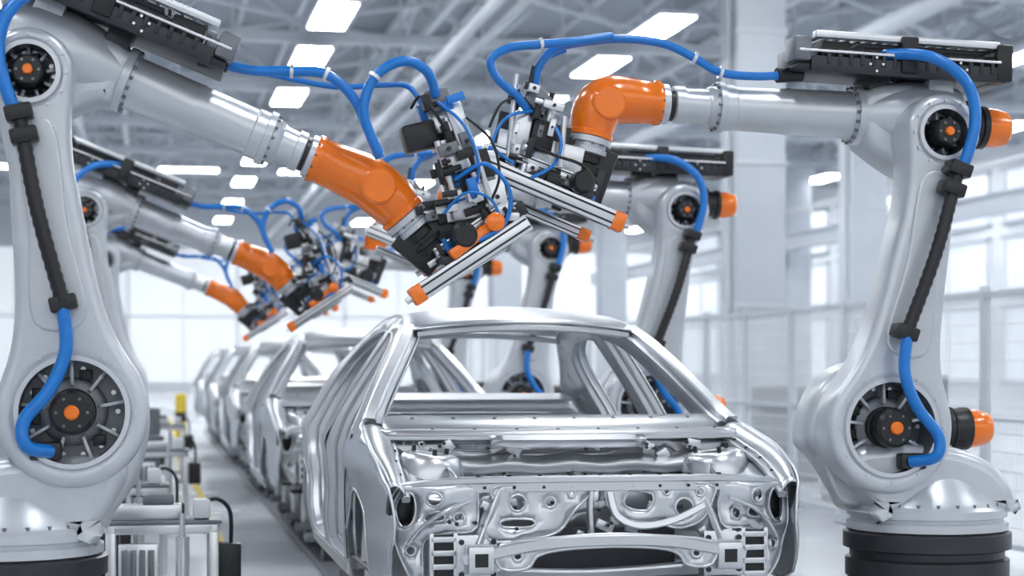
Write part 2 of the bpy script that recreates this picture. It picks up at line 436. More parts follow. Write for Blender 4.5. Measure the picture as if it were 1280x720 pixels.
def profile_bar(nm, p0, p1, w, h, P, y, tip=None, tipend=1, up=(0, 1, 0)):
    a = P(p0[0], y, p0[1]); b = P(p1[0], y, p1[1]); d = (b - a).normalized()
    M4, LL = mbar(a, b, up)
    bm = bmesh.new(); bm_box(bm, M4, (h, w, LL), .004); add(bm, nm, "alu")
    x = (M4.to_3x3() @ V((1, 0, 0))); yv = (M4.to_3x3() @ V((0, 1, 0)))
    bm = bmesh.new()
    for sg in (-1, 1):
        for off in (-.25, .25):
            m2, l2 = mbar(a + yv * sg * w * .5 + x * h * off, b + yv * sg * w * .5 + x * h * off, up); bm_box(bm, m2, (h * .12, .004, LL * .985))
        m2, l2 = mbar(a + x * sg * h * .5, b + x * sg * h * .5, up); bm_box(bm, m2, (.004, w * .2, LL * .985))
    add(bm, nm + "_slots", "dark")
    if tip:
        q = b if tipend else a; dd = d if tipend else -d
        M4, l = mbar(q - dd * .008, q + dd * .05, up)
        bm = bmesh.new(); bm_box(bm, M4, (h * 1.1, w * 1.1, l), .008); add(bm, nm + "_end_pad", tip)
        cyl(nm + "_end_pin", q + dd * .03, q + dd * .075, .014, "alu", seg=12)

def clutter(nm, rnd, a, b, n, sp, P, y0, y1):
    groups = {"black": bmesh.new(), "alu": bmesh.new(), "grey": bmesh.new(), "dark": bmesh.new(), "blue": bmesh.new()}
    A = V(a); B = V(b)
    dm = (P(B.x, 0, B.y) - P(A.x, 0, A.y)).normalized(); dc = V((0, 1, 0)).cross(dm).normalized()
    for i in range(n):
        q = A.lerp(B, (i + rnd.random() * .6) / n)
        off = rnd.uniform(-sp, sp)
        c = P(q.x, rnd.uniform(y0, y1), q.y) + dc * off
        d = dm if rnd.random() < .55 else dc
        k = rnd.choice(["black", "black", "alu", "grey", "dark", "alu", "alu", "black"])
        if rnd.random() < .05: k = "blue"
        L = rnd.uniform(.035, .10); w = rnd.uniform(.020, .048)
        bm = groups[k]
        if rnd.random() < .65:
            M4, l = mbar(c - d * L / 2, c + d * L / 2, (0, 1, 0)); bm_box(bm, M4, (w, w * rnd.uniform(.6, 1.1), L), .003)
            if k in ("alu", "grey"):
                bm_lathe(groups["dark"], c + V((0, -w * .5, 0)), (0, -1, 0), [(0, w * .22), (.006, w * .22)], 10)
        else:
            bm_lathe(bm, c - d * L / 2, d, [(0, w * .4), (.01, w * .45), (L * .6, w * .45), (L * .62, w * .25), (L, w * .25)], 12)
    for k, bm in groups.items(): add(bm, nm + "_" + k + "_units", k)

def lines(P, L):
    for i, (pts, r, m) in enumerate(L): hose("air_line_%d" % (i + 1), [P(*q) for q in pts], r, m, seg=8)

def grip_left(P):
    rnd = random.Random(3)
    obar("gripper_mount_plate", P(1.60, .03, 2.13), P(1.76, .03, 2.00), .24, .04, "black", .008, (0, 1, 0))
    obar("gripper_body", P(1.64, .05, 2.12), P(1.84, .05, 2.10), .16, .10, "dark", .012, (0, 1, 0))
    profile_bar("gripper_rail", (2.07, 2.13), (1.63, 1.84), .06, .07, P, -.14, "orange")
    profile_bar("gripper_rail_rear", (2.10, 2.22), (1.72, 1.97), .05, .06, P, .20, "orange")
    profile_bar("gripper_rail_inner", (1.99, 2.20), (1.70, 2.00), .045, .045, P, -.05)
    profile_bar("gripper_rail_low", (2.0, 2.04), (1.78, 1.90), .04, .035, P, .02)
    for i, t in enumerate((.12, .42, .75)):
        x = 2.06 + (1.62 - 2.06) * t; z = 2.13 + (1.84 - 2.13) * t
        obar("gripper_crossbar_%d" % (i + 1), P(x, -.16, z + .055), P(x + .04, .22, z + .075), .05, .035, ["alu", "black", "dark"][i], .005)
    obar("orange_clamp_arm", P(1.745, -.17, 1.985), P(1.93, -.15, 2.125), .045, .055, "orange", .01, (0, 1, 0))
    lathe("orange_clamp_hub", P(1.925, -.15, 2.125), (0, -1, 0), [(0, .038), (.05, .038), (.056, .028)], "orange")
    lathe("black_clamp_hub", P(1.80, -.12, 2.07), (0, -1, 0), [(0, .055), (.07, .052), (.08, .04)], "black")
    obar("tower_spine", P(1.88, .04, 2.12), P(1.70, .04, 2.61), .07, .10, "alu", .006, (0, 1, 0))
    obar("tower_slide", P(1.84, -.03, 2.26), P(1.745, -.03, 2.54), .05, .055, "dark", .006, (0, 1, 0))
    obar("tower_black_block", P(1.655, .0, 2.43), P(1.625, .0, 2.54), .14, .12, "black", .012, (0, 1, 0))
    obar("tower_head_block", P(1.725, .0, 2.59), P(1.70, .0, 2.68), .10, .12, "grey", .008, (0, 1, 0))
    obar("tower_cylinder_block", P(1.83, -.05, 2.44), P(1.765, -.05, 2.62), .07, .07, "alu", .008, (0, 1, 0))
    obar("tower_silver_block", P(1.80, -.06, 2.34), P(1.76, -.06, 2.43), .10, .09, "alu", .01, (0, 1, 0))
    cyl("tower_rod_a", P(1.78, -.09, 2.22), P(1.70, -.09, 2.46), .014, "alu", seg=12)
    cyl("tower_rod_b", P(1.93, -.09, 2.20), P(1.84, -.09, 2.48), .014, "alu", seg=12)
    obar("tower_bracket", P(1.72, -.02, 2.31), P(1.94, -.02, 2.38), .14, .03, "black", .004, (0, 1, 0))
    obar("tower_bracket_lower", P(1.74, -.02, 2.21), P(2.0, -.02, 2.26), .16, .03, "alu", .004, (0, 1, 0))
    obar("tower_foot", P(1.78, .0, 2.14), P(1.99, .0, 2.20), .20, .05, "black", .006, (0, 1, 0))
    clutter("tower", rnd, (1.86, 2.18), (1.70, 2.64), 60, .085, P, -.16, .12)
    clutter("rail", rnd, (2.06, 2.20), (1.70, 1.97), 40, .035, P, -.12, .22)
    clutter("mount", rnd, (1.64, 2.15), (2.02, 2.22), 36, .07, P, -.16, .16)
    lines(P, [([(1.70, -.1, 2.62), (1.80, -.16, 2.52), (1.86, -.17, 2.36), (1.84, -.15, 2.22)], .007, "blue"),
              ([(1.82, -.1, 2.56), (1.92, -.14, 2.46), (1.95, -.15, 2.32), (1.92, -.14, 2.22)], .006, "black"),
              ([(1.77, -.12, 2.30), (1.88, -.20, 2.36), (1.98, -.20, 2.26), (1.97, -.19, 2.13), (1.88, -.18, 2.06), (1.80, -.17, 2.04)], .009, "blue"),
              ([(1.72, -.14, 2.16), (1.80, -.2, 2.24), (1.90, -.2, 2.22), (1.95, -.18, 2.14)], .006, "blue"),
              ([(1.74, -.1, 2.5), (1.68, -.13, 2.58), (1.63, -.1, 2.64), (1.60, -.04, 2.60)], .007, "black")])

def grip_right(P):
    rnd = random.Random(11)
    obar("gripper_mount_plate", P(1.58, .03, 2.36), P(1.80, .03, 2.44), .24, .035, "black", .008, (0, 1, 0))
    obar("gripper_body", P(1.62, .05, 2.31), P(2.0, .05, 2.43), .18, .10, "dark", .012, (0, 1, 0))
    profile_bar("gripper_rail", (2.24, 2.42), (1.61, 2.17), .06, .075, P, -.16, "orange")
    profile_bar("gripper_rail_rear", (2.15, 2.31), (1.70, 2.13), .05, .05, P, .10, "orange")
    profile_bar("gripper_rail_upper", (2.12, 2.48), (1.66, 2.32), .045, .045, P, -.06)
    for i, t in enumerate((.1, .45, .8)):
        x = 2.22 + (1.61 - 2.22) * t; z = 2.41 + (2.18 - 2.41) * t
        obar("gripper_crossbar_%d" % (i + 1), P(x, -.18, z + .05), P(x, .2, z + .04), .06, .035, ["alu", "black", "dark"][i], .005)
    obar("tower_spine", P(1.97, .03, 2.40), P(1.92, .03, 2.72), .07, .09, "alu", .006, (0, 1, 0))
    obar("tower_head_block", P(1.95, -.02, 2.66), P(1.88, -.02, 2.72), .10, .12, "grey", .01, (0, 1, 0))
    obar("tower_body_block", P(1.92, -.04, 2.47), P(1.89, -.04, 2.60), .10, .13, "black", .01, (0, 1, 0))
    obar("tower_silver_block", P(2.02, -.05, 2.45), P(1.98, -.05, 2.64), .08, .07, "alu", .008, (0, 1, 0))
    obar("tower_shelf", P(1.78, -.02, 2.50), P(2.10, -.02, 2.57), .16, .025, "black", .004, (0, 1, 0))
    obar("tower_shelf_lower", P(1.72, -.04, 2.43), P(2.10, -.04, 2.51), .12, .03, "alu", .004, (0, 1, 0))
    cyl("tower_rod_a", P(1.83, -.09, 2.40), P(1.81, -.09, 2.62), .014, "alu", seg=12)
    cyl("tower_rod_b", P(2.06, -.08, 2.42), P(2.02, -.08, 2.80), .012, "alu", seg=12)
    cyl("tower_rod_c", P(1.99, -.06, 2.60), P(1.94, -.06, 2.84), .010, "dark", seg=12)
    lathe("black_clamp_hub", P(1.75, -.14, 2.33), (0, -1, 0), [(0, .05), (.07, .048), (.08, .04)], "black")
    clutter("tower", rnd, (2.0, 2.42), (1.92, 2.74), 52, .09, P, -.15, .12)
    clutter("rail", rnd, (2.18, 2.46), (1.66, 2.28), 60, .04, P, -.14, .2)
    lines(P, [([(1.95, -.1, 2.64), (2.08, -.16, 2.60), (2.14, -.17, 2.48), (2.05, -.18, 2.40)], .007, "blue"),
              ([(1.87, -.1, 2.60), (1.84, -.16, 2.50), (1.88, -.19, 2.40), (1.98, -.19, 2.34)], .008, "blue"),
              ([(2.02, -.1, 2.70), (2.10, -.13, 2.66), (2.15, -.13, 2.56)], .006, "black"),
              ([(1.98, -.12, 2.5), (1.88, -.2, 2.44), (1.76, -.2, 2.40), (1.68, -.18, 2.32)], .007, "black")])

JL = dict(S=(.25, 1.36), E=(.085, 2.675), F0=(.44, 2.70), F1=(1.0, 2.48), F2=(1.205, 2.40), O1=(1.475, 2.29), O2=(1.585, 2.165), G=(1.66, 2.08))
gxr = -.07
JR = dict(S=(.29, 1.265), E=(.04, 2.575), F0=(.34, 2.68), F1=(.98, 2.70), F2=(1.27, 2.712), O1=(1.62 + gxr, 2.725), O2=(1.66 + gxr, 2.55), G=(1.69 + gxr, 2.41))
HL = [([(.80, -.02, 2.77), (.95, -.04, 2.735), (1.11, -.05, 2.735), (1.25, -.06, 2.725), (1.36, -.07, 2.63), (1.42, -.07, 2.50), (1.47, -.06, 2.39)], .021),
      ([(1.46, -.12, 2.40), (1.395, -.13, 2.56), (1.44, -.13, 2.71), (1.56, -.12, 2.78), (1.66, -.1, 2.74), (1.70, -.06, 2.65)], .021),
      ([(.84, .08, 2.77), (1.05, .1, 2.74), (1.3, .1, 2.70), (1.5, .08, 2.71), (1.60, .04, 2.70), (1.66, .02, 2.62)], .012)]
HR = [([(.69, -.02, 2.845), (.85, -.04, 2.83), (1.04, -.05, 2.84), (1.18, -.05, 2.90), (1.33, -.05, 2.955), (1.51, -.05, 2.975), (1.68, -.05, 2.96), (1.84, -.06, 2.92), (1.92, -.06, 2.83), (1.93, -.04, 2.70)], .019),
      ([(1.60, -.10, 2.975), (1.76, -.12, 2.945), (1.92, -.12, 2.925), (2.06, -.12, 2.905), (2.14, -.12, 2.85), (2.11, -.12, 2.77), (2.02, -.1, 2.70), (1.97, -.08, 2.64)], .019),
      ([(1.78, .02, 2.93), (1.88, .02, 2.88), (1.93, .0, 2.80), (1.93, -.02, 2.72)], .012)]

rl = robot((-.532, 7.55, 0), 1, JL, HL, grip_left)
for i in (1, 2): dup(rl, (-.532, 7.55 + 6.6 * i, 0))
rr = robot((3.52, 7.88, 0), -1, JR, HR, grip_right, gxr)
for yy in (12.1, 16.3, 20.6): dup(rr, (3.58, yy, 0))

# ---------------------------------------------------------------- car body in white
def hw(y, z):
    w = .945
    if y < .9: w -= .07 * ((.9 - y) / .9) ** 2
    if y > 3.4: w -= .11 * ((y - 3.4) / 1.05) ** 2
    if z < .5: w -= .05 * ((.5 - z) / .25) ** 2
    if z > .9: w -= .375 * (max(0, z - .9) / .60) ** 1.15
    return w
TOP = [(.05, .765), (.2, .84), (.45, .915), (.75, .975), (.95, 1.02), (1.12, 1.13), (1.35, 1.29), (1.6, 1.425), (1.9, 1.50), (2.3, 1.535), (2.8, 1.515), (3.2, 1.43), (3.6, 1.26), (3.85, 1.15), (4.1, 1.09), (4.38, 1.06)]
TOPS = [(p.x, p.y) for p in cat([V((a, b, 0)) for a, b in TOP], 4)]
def ztop(y):
    for (a, b), (c, d) in zip(TOPS[:-1], TOPS[1:]):
        if a <= y <= c: return b + (d - b) * (y - a) / max(c - a, 1e-6)
    return TOPS[-1][1] if y > 1 else TOPS[0][1]
def arch(cx, cz, r, a0, a1, n=14): return [(cx + r * math.cos(math.radians(a0 + (a1 - a0) * i / n)), cz + r * math.sin(math.radians(a0 + (a1 - a0) * i / n))) for i in range(n + 1)]

def car(loc):
    e = empty("car_body_shell", loc)
    outer = [(.015, .55), (.02, .66)] + TOPS + [(4.44, .95), (4.46, .7), (4.42, .45), (4.3, .33)] + arch(3.6, .34, .37, 0, 180) + [(3.15, .25), (1.3, .24)] + arch(.83, .34, .37, 0, 180) + [(.3, .32), (.08, .38)]
    fd = sm2([(1.30, .36), (1.27, .60), (1.20, .85), (1.24, 1.03), (1.5, 1.21), (1.78, 1.38), (2.08, 1.44), (2.13, 1.38), (2.15, 1.0), (2.14, .45), (2.08, .35), (1.7, .34)], 4)
    rd = sm2([(2.30, .40), (2.28, .9), (2.27, 1.38), (2.33, 1.45), (2.75, 1.435), (3.1, 1.35), (3.25, 1.22), (3.26, 1.02), (3.22, .80), (3.08, .60), (2.98, .42), (2.9, .35), (2.4, .34)], 4)
    for sg, nm in ((-1, "left"), (1, "right")):
        panel("body_side_" + nm, outer, [fd, rd], .05, lambda y, z: (sg * (hw(y, z) + .014 * math.exp(-((z - .80 - .03 * y) / .05) ** 2) - .010 * math.exp(-((z - .62) / .07) ** 2)), y, z), "steel", .006, .008)
        rail("fender_shut_line_" + nm, [(sg * (hw(y, z) + .009), y, z) for y, z in ((1.17, .36), (1.15, .6), (1.10, .8), (1.03, .95))], .008, .006, "dark", 4)
        inner = [(.95, .30), (.98, .95)] + [(a, b - .012) for a, b in TOPS if 1.0 < a < 3.9] + [(3.95, .8), (3.9, .72)] + [(3.2, .5), (3.1, .27), (1.2, .26)]
        sh = lambda pl, k: [(sum(p[0] for p in pl) / len(pl) + (p[0] - sum(q[0] for q in pl) / len(pl)) * k, sum(q[1] for q in pl) / len(pl) + (p[1] - sum(q[1] for q in pl) / len(pl)) * k) for p in pl]
        bh = [sm2([(3.45, .9), (3.6, .92), (3.62, 1.04), (3.5, 1.08), (3.42, 1.0)], 3), circle2(2.21, .6, .03, 12), circle2(2.21, .8, .03, 12), circle2(2.2, 1.05, .022, 12), circle2(3.5, 1.2, .025, 12)]
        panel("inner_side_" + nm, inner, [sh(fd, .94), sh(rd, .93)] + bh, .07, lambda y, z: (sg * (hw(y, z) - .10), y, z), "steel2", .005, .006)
        for pl, pn in ((fd, "front"), (rd, "rear")):
            bm = bmesh.new()
            o1 = [V((sg * hw(*p), p[0], p[1])) for p in pl]; o2 = [V((sg * (hw(*q) - .10), q[0], q[1])) for q in sh(pl, .94)]
            a_ = [bm.verts.new(p) for p in o1]; b_ = [bm.verts.new(p) for p in o2]
            c_ = [bm.verts.new(p * .5 + q * .5) for p, q in zip(o1, o2)]
            for i in range(len(a_)):
                j = (i + 1) % len(a_)
                bm.faces.new((a_[i], a_[j], c_[j], c_[i])); bm.faces.new((c_[i], c_[j], b_[j], b_[i]))
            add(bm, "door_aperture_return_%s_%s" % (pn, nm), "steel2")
            bm = bmesh.new(); bm_sweep(bm, [p * .5 + q * .5 for p, q in zip(o1, o2)], circ(.011, 6), closed=True); add(bm, "seal_flange_%s_%s" % (pn, nm), "steel")
        for hy, hz in ((1.29, .55), (1.26, .80)):
            box("door_hinge_%d_%s" % (int(hz * 100), nm), (sg * (hw(hy, hz) - .03), hy + .02, hz), (.05, .06, .07), "grey", .008)
        rail("rocker_step_" + nm, [(sg * (hw(y, .30) + .004), y, .30) for y in (1.3, 2.2, 3.1)], .02, .05, "steel", 4)
        ys = [.05 + i * .05 for i in range(17)]
        wd = lambda y: .12 * min(1, .5 + y)
        loft("fender_top_" + nm, [[(sg * (hw(y, ztop(y)) - k * wd(y)), y, ztop(y) + .012 * math.sin(k * math.pi) - .035 * k * k) for k in (0, .15, .35, .6, .85, 1)] for y in ys], "steel", .005)
        rail("fender_gutter_" + nm, [(sg * (hw(y, ztop(y)) - wd(y)), y, ztop(y) - .05) for y in ys[::2]], .035, .03, "steel2", 2)
        bm = bmesh.new()
        for y in (.2, .35, .5, .65, .78): bm_lathe(bm, (sg * (hw(y, ztop(y)) - wd(y) + .005), y, ztop(y) - .036), (0, 0, 1), [(0, .009), (.012, .009)], 8)
        add(bm, "fender_bolts_" + nm, "dark")
        ap = [(y, ztop(y)) for y in (.90, 1.0, 1.12, 1.3, 1.5, 1.68)]
        rail("a_pillar_" + nm, [(sg * (hw(y, z) - .028), y, z + .004) for y, z in ap], .060, .045, "steel", 4, up=(0, -.6, 1))
        rail("a_pillar_inner_" + nm, [(sg * (hw(y, z) - .072), y + .03, z - .02) for y, z in ap], .035, .045, "steel2", 4, up=(0, -.6, 1))
        rail("roof_side_rail_" + nm, [(sg * (hw(y, ztop(y)) - .03), y, ztop(y) - .015) for y in (1.6, 1.9, 2.3, 2.8, 3.2, 3.6, 3.85)], .06, .045, "steel", 4, up=(0, 0, 1))
        for cx in (.83, 3.6):
            bm = bmesh.new()
            x1 = .60; rows = []
            for k in range(15):
                an = math.radians(180 * k / 14); rows.append([V((sg * x, cx + (.375 if x > .8 else .36) * math.cos(an), .34 + (.375 if x > .8 else .36) * math.sin(an))) for x in (.87, .80, x1)])
            g = [[bm.verts.new(p) for p in r] for r in rows]
            for a_, b_ in zip(g[:-1], g[1:]):
                for i in range(2): bm.faces.new((a_[i], a_[i + 1], b_[i + 1], b_[i]))
            c0 = bm.verts.new((sg * x1, cx, .34))
            for a_, b_ in zip(g[:-1], g[1:]): bm.faces.new((a_[2], c0, b_[2]))
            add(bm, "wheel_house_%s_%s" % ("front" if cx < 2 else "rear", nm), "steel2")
        ao = sm2([(.08, .50), (.06, .70), (.15, .77), (.4, .84), (.72, .88), (.76, .6), (.6, .46), (.3, .44)], 4)
        hs = [circle2(.2, .62, .05, 16), circle2(.36, .70, .035, 14), sm2([(.45, .56), (.58, .58), (.60, .68), (.47, .66)], 3), circle2(.66, .76, .03, 12)]
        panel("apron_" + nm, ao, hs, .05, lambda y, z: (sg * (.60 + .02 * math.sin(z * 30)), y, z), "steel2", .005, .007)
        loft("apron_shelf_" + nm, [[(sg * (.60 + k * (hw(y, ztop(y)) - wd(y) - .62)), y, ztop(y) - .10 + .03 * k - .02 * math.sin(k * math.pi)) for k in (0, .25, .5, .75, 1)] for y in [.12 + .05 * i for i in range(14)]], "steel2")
        c = V((sg * .655, .48, .80))
        lathe("strut_tower_" + nm, c, (-.12 * sg, -.05, 1), [(-.25, .17), (0, .155), (.05, .14), (.075, .125), (.085, .105), (.085, .06), (.07, .055), (.07, .02)], "steel", 36)
        bolts("strut_tower_studs_" + nm, c + V((-.01 * sg, 0, .08)), (-.12 * sg, -.05, 1), .085, 3, .010, .03, "dark")
        lathe("strut_tower_bore_" + nm, c + V((-.01 * sg, 0, .068)), (-.12 * sg, -.05, 1), [(0, .045), (.012, .045)], "black", 24)
        rail("front_rail_" + nm, [(sg * .50, .0, .47), (sg * .50, .3, .47), (sg * .49, .6, .45), (sg * .45, .9, .34)], .10, .13, "steel2", 4, up=(0, 0, 1))
        box("rail_end_plate_" + nm, (sg * .53, -.015, .475), (.17, .012, .19), "steel", .003)
        bolts("rail_end_bolts_" + nm, (sg * .53, -.02, .475), (0, -1, 0), .095, 4, .012, .012, "dark", math.pi / 4)
        box("crash_box_" + nm, (sg * .53, -.07, .475), (.11, .11, .115), "steel", .01)
        box("crash_box_bead_" + nm, (sg * .53, -.07, .475), (.118, .014, .122), "steel2", .004)
        box("crash_box_mouth_" + nm, (sg * .53, -.1255, .475), (.055, .002, .055), "black")
        box("ladder_bracket_back_" + nm, (sg * .67, .01, .47), (.10, .01, .20), "black")
        for k in range(4): box("ladder_bracket_rung_%d_%s" % (k + 1, nm), (sg * .67, -.005, .385 + k * .056), (.11, .03, .024), "steel", .003)
        for k in (-1, 1): box("ladder_bracket_stile_%d_%s" % (k + 2, nm), (sg * .67 + k * .05, -.005, .47), (.018, .03, .22), "steel", .003)
        # closing panel between the rail and the fender: narrow lamp slot at the outer edge
        cp = sm2([(.54, .775), (.70, .775), (.84, .765), (.875, .66), (.85, .52), (.80, .40), (.745, .36), (.735, .54), (.64, .575), (.53, .60)], 4)
        panel("headlamp_closing_panel_" + nm, cp, [sm2([(.785, .735), (.83, .73), (.85, .67), (.83, .60), (.79, .61), (.77, .67)], 3), circle2(.79, .50, .020, 12), circle2(.60, .64, .022, 14), circle2(.70, .715, .030, 16), sm2([(.66, .63), (.73, .62), (.73, .65), (.67, .665)], 3)], .03, lambda x, z: (sg * x, .01 + max(0, x - .6) * .45 - .025 * math.exp(-((x - .69) ** 2 + (z - .70) ** 2) / .003) + .008 * math.sin(z * 40), z), "steel", .005, .006)
        rail("headlamp_ledge_" + nm, [(sg * .56, .0, .71), (sg * .66, -.01, .67), (sg * .75, .05, .60), (sg * .80, .08, .53)], .035, .015, "steel", 4)
        box("headlamp_pocket_" + nm, (sg * .81, .20, .67), (.09, .06, .14), "black", .02)
        box("corner_bracket_" + nm, (sg * .885, .085, .70), (.012, .09, .10), "black", .008)
        rail("shroud_strut_" + nm, [(sg * .42, .02, .79), (sg * .46, .0, .70), (sg * .50, .0, .60), (sg * .53, -.01, .53)], .05, .03, "steel", 4)
        rail("rail_brace_" + nm, [(sg * .48, .05, .76), (sg * .56, .2, .66), (sg * .58, .4, .60), (sg * .56, .65, .55)], .04, .03, "steel", 4)
    rows = []
    for i in range(25):
        v = i / 24; ys_ = 1.63 + (3.22 - 1.63) * v; row = []
        for k in range(17):
            x = -1 + 2 * k / 16
            y = ys_ - (1 - x * x) * .13 * (1 - v) ** 2 + (1 - x * x) * .12 * v ** 2
            row.append((x * (hw(ys_, ztop(ys_)) - .01), y, ztop(ys_) + .045 * (1 - x * x) + .004))
        rows.append(row)
    loft("roof_panel", rows, "steel", .006)
    rail("windshield_header", [V(p) + V((0, .03, -.028)) for p in rows[0][1:-1]], .08, .03, "steel", 2, up=(0, 0, 1))
    rail("rear_header", [V(p) + V((0, -.03, -.028)) for p in rows[-1][1:-1]], .09, .03, "steel", 2, up=(0, 0, 1))
    for j, i in enumerate((7, 12, 17)):
        rail("roof_bow_%d" % (j + 1), [V(p) + V((0, 0, -.03)) for p in rows[i][1:-1]], .07, .02, "steel2", 2, up=(0, 0, 1))
    def bow(x): return -.08 * (1 - (x / .8) ** 2)
    xs = [-.84 + .084 * i for i in range(21)]
    loft("cowl_top", [[(x, y0 + bow(x), z0) for x in xs] for y0, z0 in ((.70, .945), (.73, .975), (.80, .98), (.83, .945), (.90, .945), (.93, .99), (1.03, 1.035), (1.12, 1.03), (1.16, .96))], "steel", .005)
    rail("cowl_lip", [(x, .70 + bow(x), .945) for x in xs[::2]], .03, .025, "steel", 2, up=(0, 0, 1))
    loft("cowl_bridge", [[(x, y0 + bow(x), z0) for x in [-.36 + .06 * i for i in range(13)]] for y0, z0 in ((.66, .90), (.655, .935), (.68, .955), (.71, .95))], "steel", .005)
    bm = bmesh.new()
    for i in range(8):
        x = -.66 + i * .19; bm_lathe(bm, (x, 1.0 + bow(x), 1.02), (0, -.4, 1), [(0, .010), (.006, .010)], 10)
        bm_lathe(bm, (x + .06, .765 + bow(x), .98), (0, 0, 1), [(0, .008), (.005, .008)], 10)
    add(bm, "cowl_plugs", "grey")
    bm = bmesh.new()
    for i in range(6):
        x = -.55 + i * .22; M4, LL = mbar((x, .86 + bow(x), .948), (x + .12, .86 + bow(x + .12), .948)); bm_box(bm, M4, (.03, .012, LL), .003)
    add(bm, "cowl_drain_slots", "black")
    rail("dash_beam", [(-.82, 1.15, .92), (-.4, 1.13, .93), (.4, 1.13, .93), (.82, 1.15, .92)], .06, .07, "steel2", 3)
    fo = [(-.80, .95), (.80, .95), (.80, .60), (.66, .34), (-.66, .34), (-.80, .60)]
    fh = [sm2([(-.45, .925), (.20, .925), (.22, .905), (.20, .885), (-.45, .885), (-.48, .905)], 3), circle2(.48, .84, .045, 18), circle2(.30, .74, .03, 14), circle2(-.30, .72, .06, 20), circle2(-.55, .80, .035, 14), sm2([(-.1, .62), (.14, .62), (.14, .74), (-.1, .74)], 3), circle2(.56, .66, .04, 16), circle2(-.5, .62, .03, 12)]
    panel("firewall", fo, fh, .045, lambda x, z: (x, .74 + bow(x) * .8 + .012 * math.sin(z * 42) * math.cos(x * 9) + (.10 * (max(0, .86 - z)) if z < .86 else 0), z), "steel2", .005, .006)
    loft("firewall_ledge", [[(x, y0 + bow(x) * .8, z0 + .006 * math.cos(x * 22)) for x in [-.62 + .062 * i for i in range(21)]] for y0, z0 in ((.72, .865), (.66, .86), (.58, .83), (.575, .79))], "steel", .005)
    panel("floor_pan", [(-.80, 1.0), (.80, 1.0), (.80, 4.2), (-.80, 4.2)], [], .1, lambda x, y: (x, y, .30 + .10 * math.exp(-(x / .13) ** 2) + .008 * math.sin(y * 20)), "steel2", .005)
    loft("parcel_shelf", [[(x, y0 + .10 * (1 - (x / .72) ** 2), z0) for x in [-.70 + .07 * i for i in range(21)]] for y0, z0 in ((3.30, .98), (3.34, 1.06), (3.55, 1.07), (3.78, 1.09), (3.82, 1.05))], "steel")
    panel("seat_back_bulkhead", [(-.72, .98), (.72, .98), (.70, .45), (-.70, .45)], [sm2([(-.5, .6), (-.12, .6), (-.12, .86), (-.5, .86)], 3), sm2([(.12, .6), (.5, .6), (.5, .86), (.12, .86)], 3)], .06, lambda x, z: (x, 3.30 + .10 * (1 - (x / .72) ** 2), z), "steel2", .005, .006)
    rail("rear_panel_upper", [(-.72, 4.40, 1.02), (-.3, 4.46, 1.03), (.3, 4.46, 1.03), (.72, 4.40, 1.02)], .07, .06, "steel", 4, up=(0, 0, 1))
    panel("rear_panel", [(-.80, .98), (.80, .98), (.78, .35), (-.78, .35)], [circle2(-.55, .8, .07), circle2(.55, .8, .07), sm2([(-.25, .6), (.25, .6), (.25, .75), (-.25, .75)], 3)], .07, lambda x, z: (x, 4.42 - .06 * x * x, z), "steel", .005, .006)
    rail("b_pillar_crossmember", [(-.8, 2.2, .36), (0, 2.2, .42), (.8, 2.2, .36)], .12, .06, "steel2", 4, up=(0, 0, 1))
    rail("upper_tie_bar", [(-.82, .14, .765), (-.62, .04, .79), (-.3, .0, .795), (.3, .0, .795), (.62, .04, .79), (.82, .14, .765)], .06, .030, "steel", 5, up=(0, 0, 1))
    rail("upper_tie_bar_flange", [(-.62, .02, .765), (-.3, -.02, .77), (.3, -.02, .77), (.62, .02, .765)], .012, .05, "steel", 5, up=(0, 0, 1))
    bm = bmesh.new()
    for i in range(9): bm_lathe(bm, (-.52 + i * .13, .01, .808), (0, 0, 1), [(0, .010), (.008, .010)], 10); bm_lathe(bm, (-.5 + i * .125, -.024, .765), (0, -1, 0), [(0, .007), (.006, .007)], 10)
    add(bm, "tie_bar_holes", "black")
    lp = sm2([(-.44, .77), (-.04, .775), (-.05, .73), (-.12, .66), (-.18, .58), (-.30, .55), (-.46, .54), (-.50, .60), (-.46, .70)], 4)
    panel("front_shroud_left", lp, [circle2(-.36, .70, .035, 16), circle2(-.22, .70, .022, 14), sm2([(-.42, .60), (-.30, .60), (-.30, .63), (-.42, .63)], 3), circle2(-.13, .735, .015, 10)], .035, lambda x, z: (x, -.015 + .008 * math.sin(x * 30) * math.sin(z * 24), z), "steel", .005, .006)
    rp = sm2([(.06, .775), (.46, .77), (.48, .70), (.44, .62), (.34, .585), (.26, .60), (.12, .62), (.03, .68)], 4)
    panel("front_shroud_right", rp, [sm2([(.10, .68), (.20, .66), (.22, .73), (.12, .74)], 3), circle2(.36, .67, .04, 18), circle2(.43, .735, .018, 10), circle2(.28, .74, .015, 10)], .035, lambda x, z: (x, -.015 + .008 * math.sin(x * 30) * math.sin(z * 24), z), "steel", .005, .006)
    rail("shroud_curved_arm", [(.03, -.03, .74), (.06, -.05, .64), (.16, -.06, .60), (.30, -.05, .62), (.44, -.03, .68)], .022, .030, "steel", 6)
    rail("latch_support", [(-.04, .0, .78), (-.05, -.01, .66), (-.04, -.01, .52)], .05, .02, "steel", 3)
    bo = [(-.45, .535), (-.2, .565), (0, .575), (.2, .565), (.45, .535), (.45, .44), (.34, .44), (.30, .49), (.2, .515), (0, .525), (-.2, .515), (-.30, .49), (-.34, .44), (-.45, .44)]
    panel("bumper_beam_face", sm2(bo, 3), [circle2(-.38, .49, .02, 12), circle2(.38, .49, .02, 12)], .03, lambda x, z: (x, -.14 + .12 * x * x, z), "steel", .006, .008)
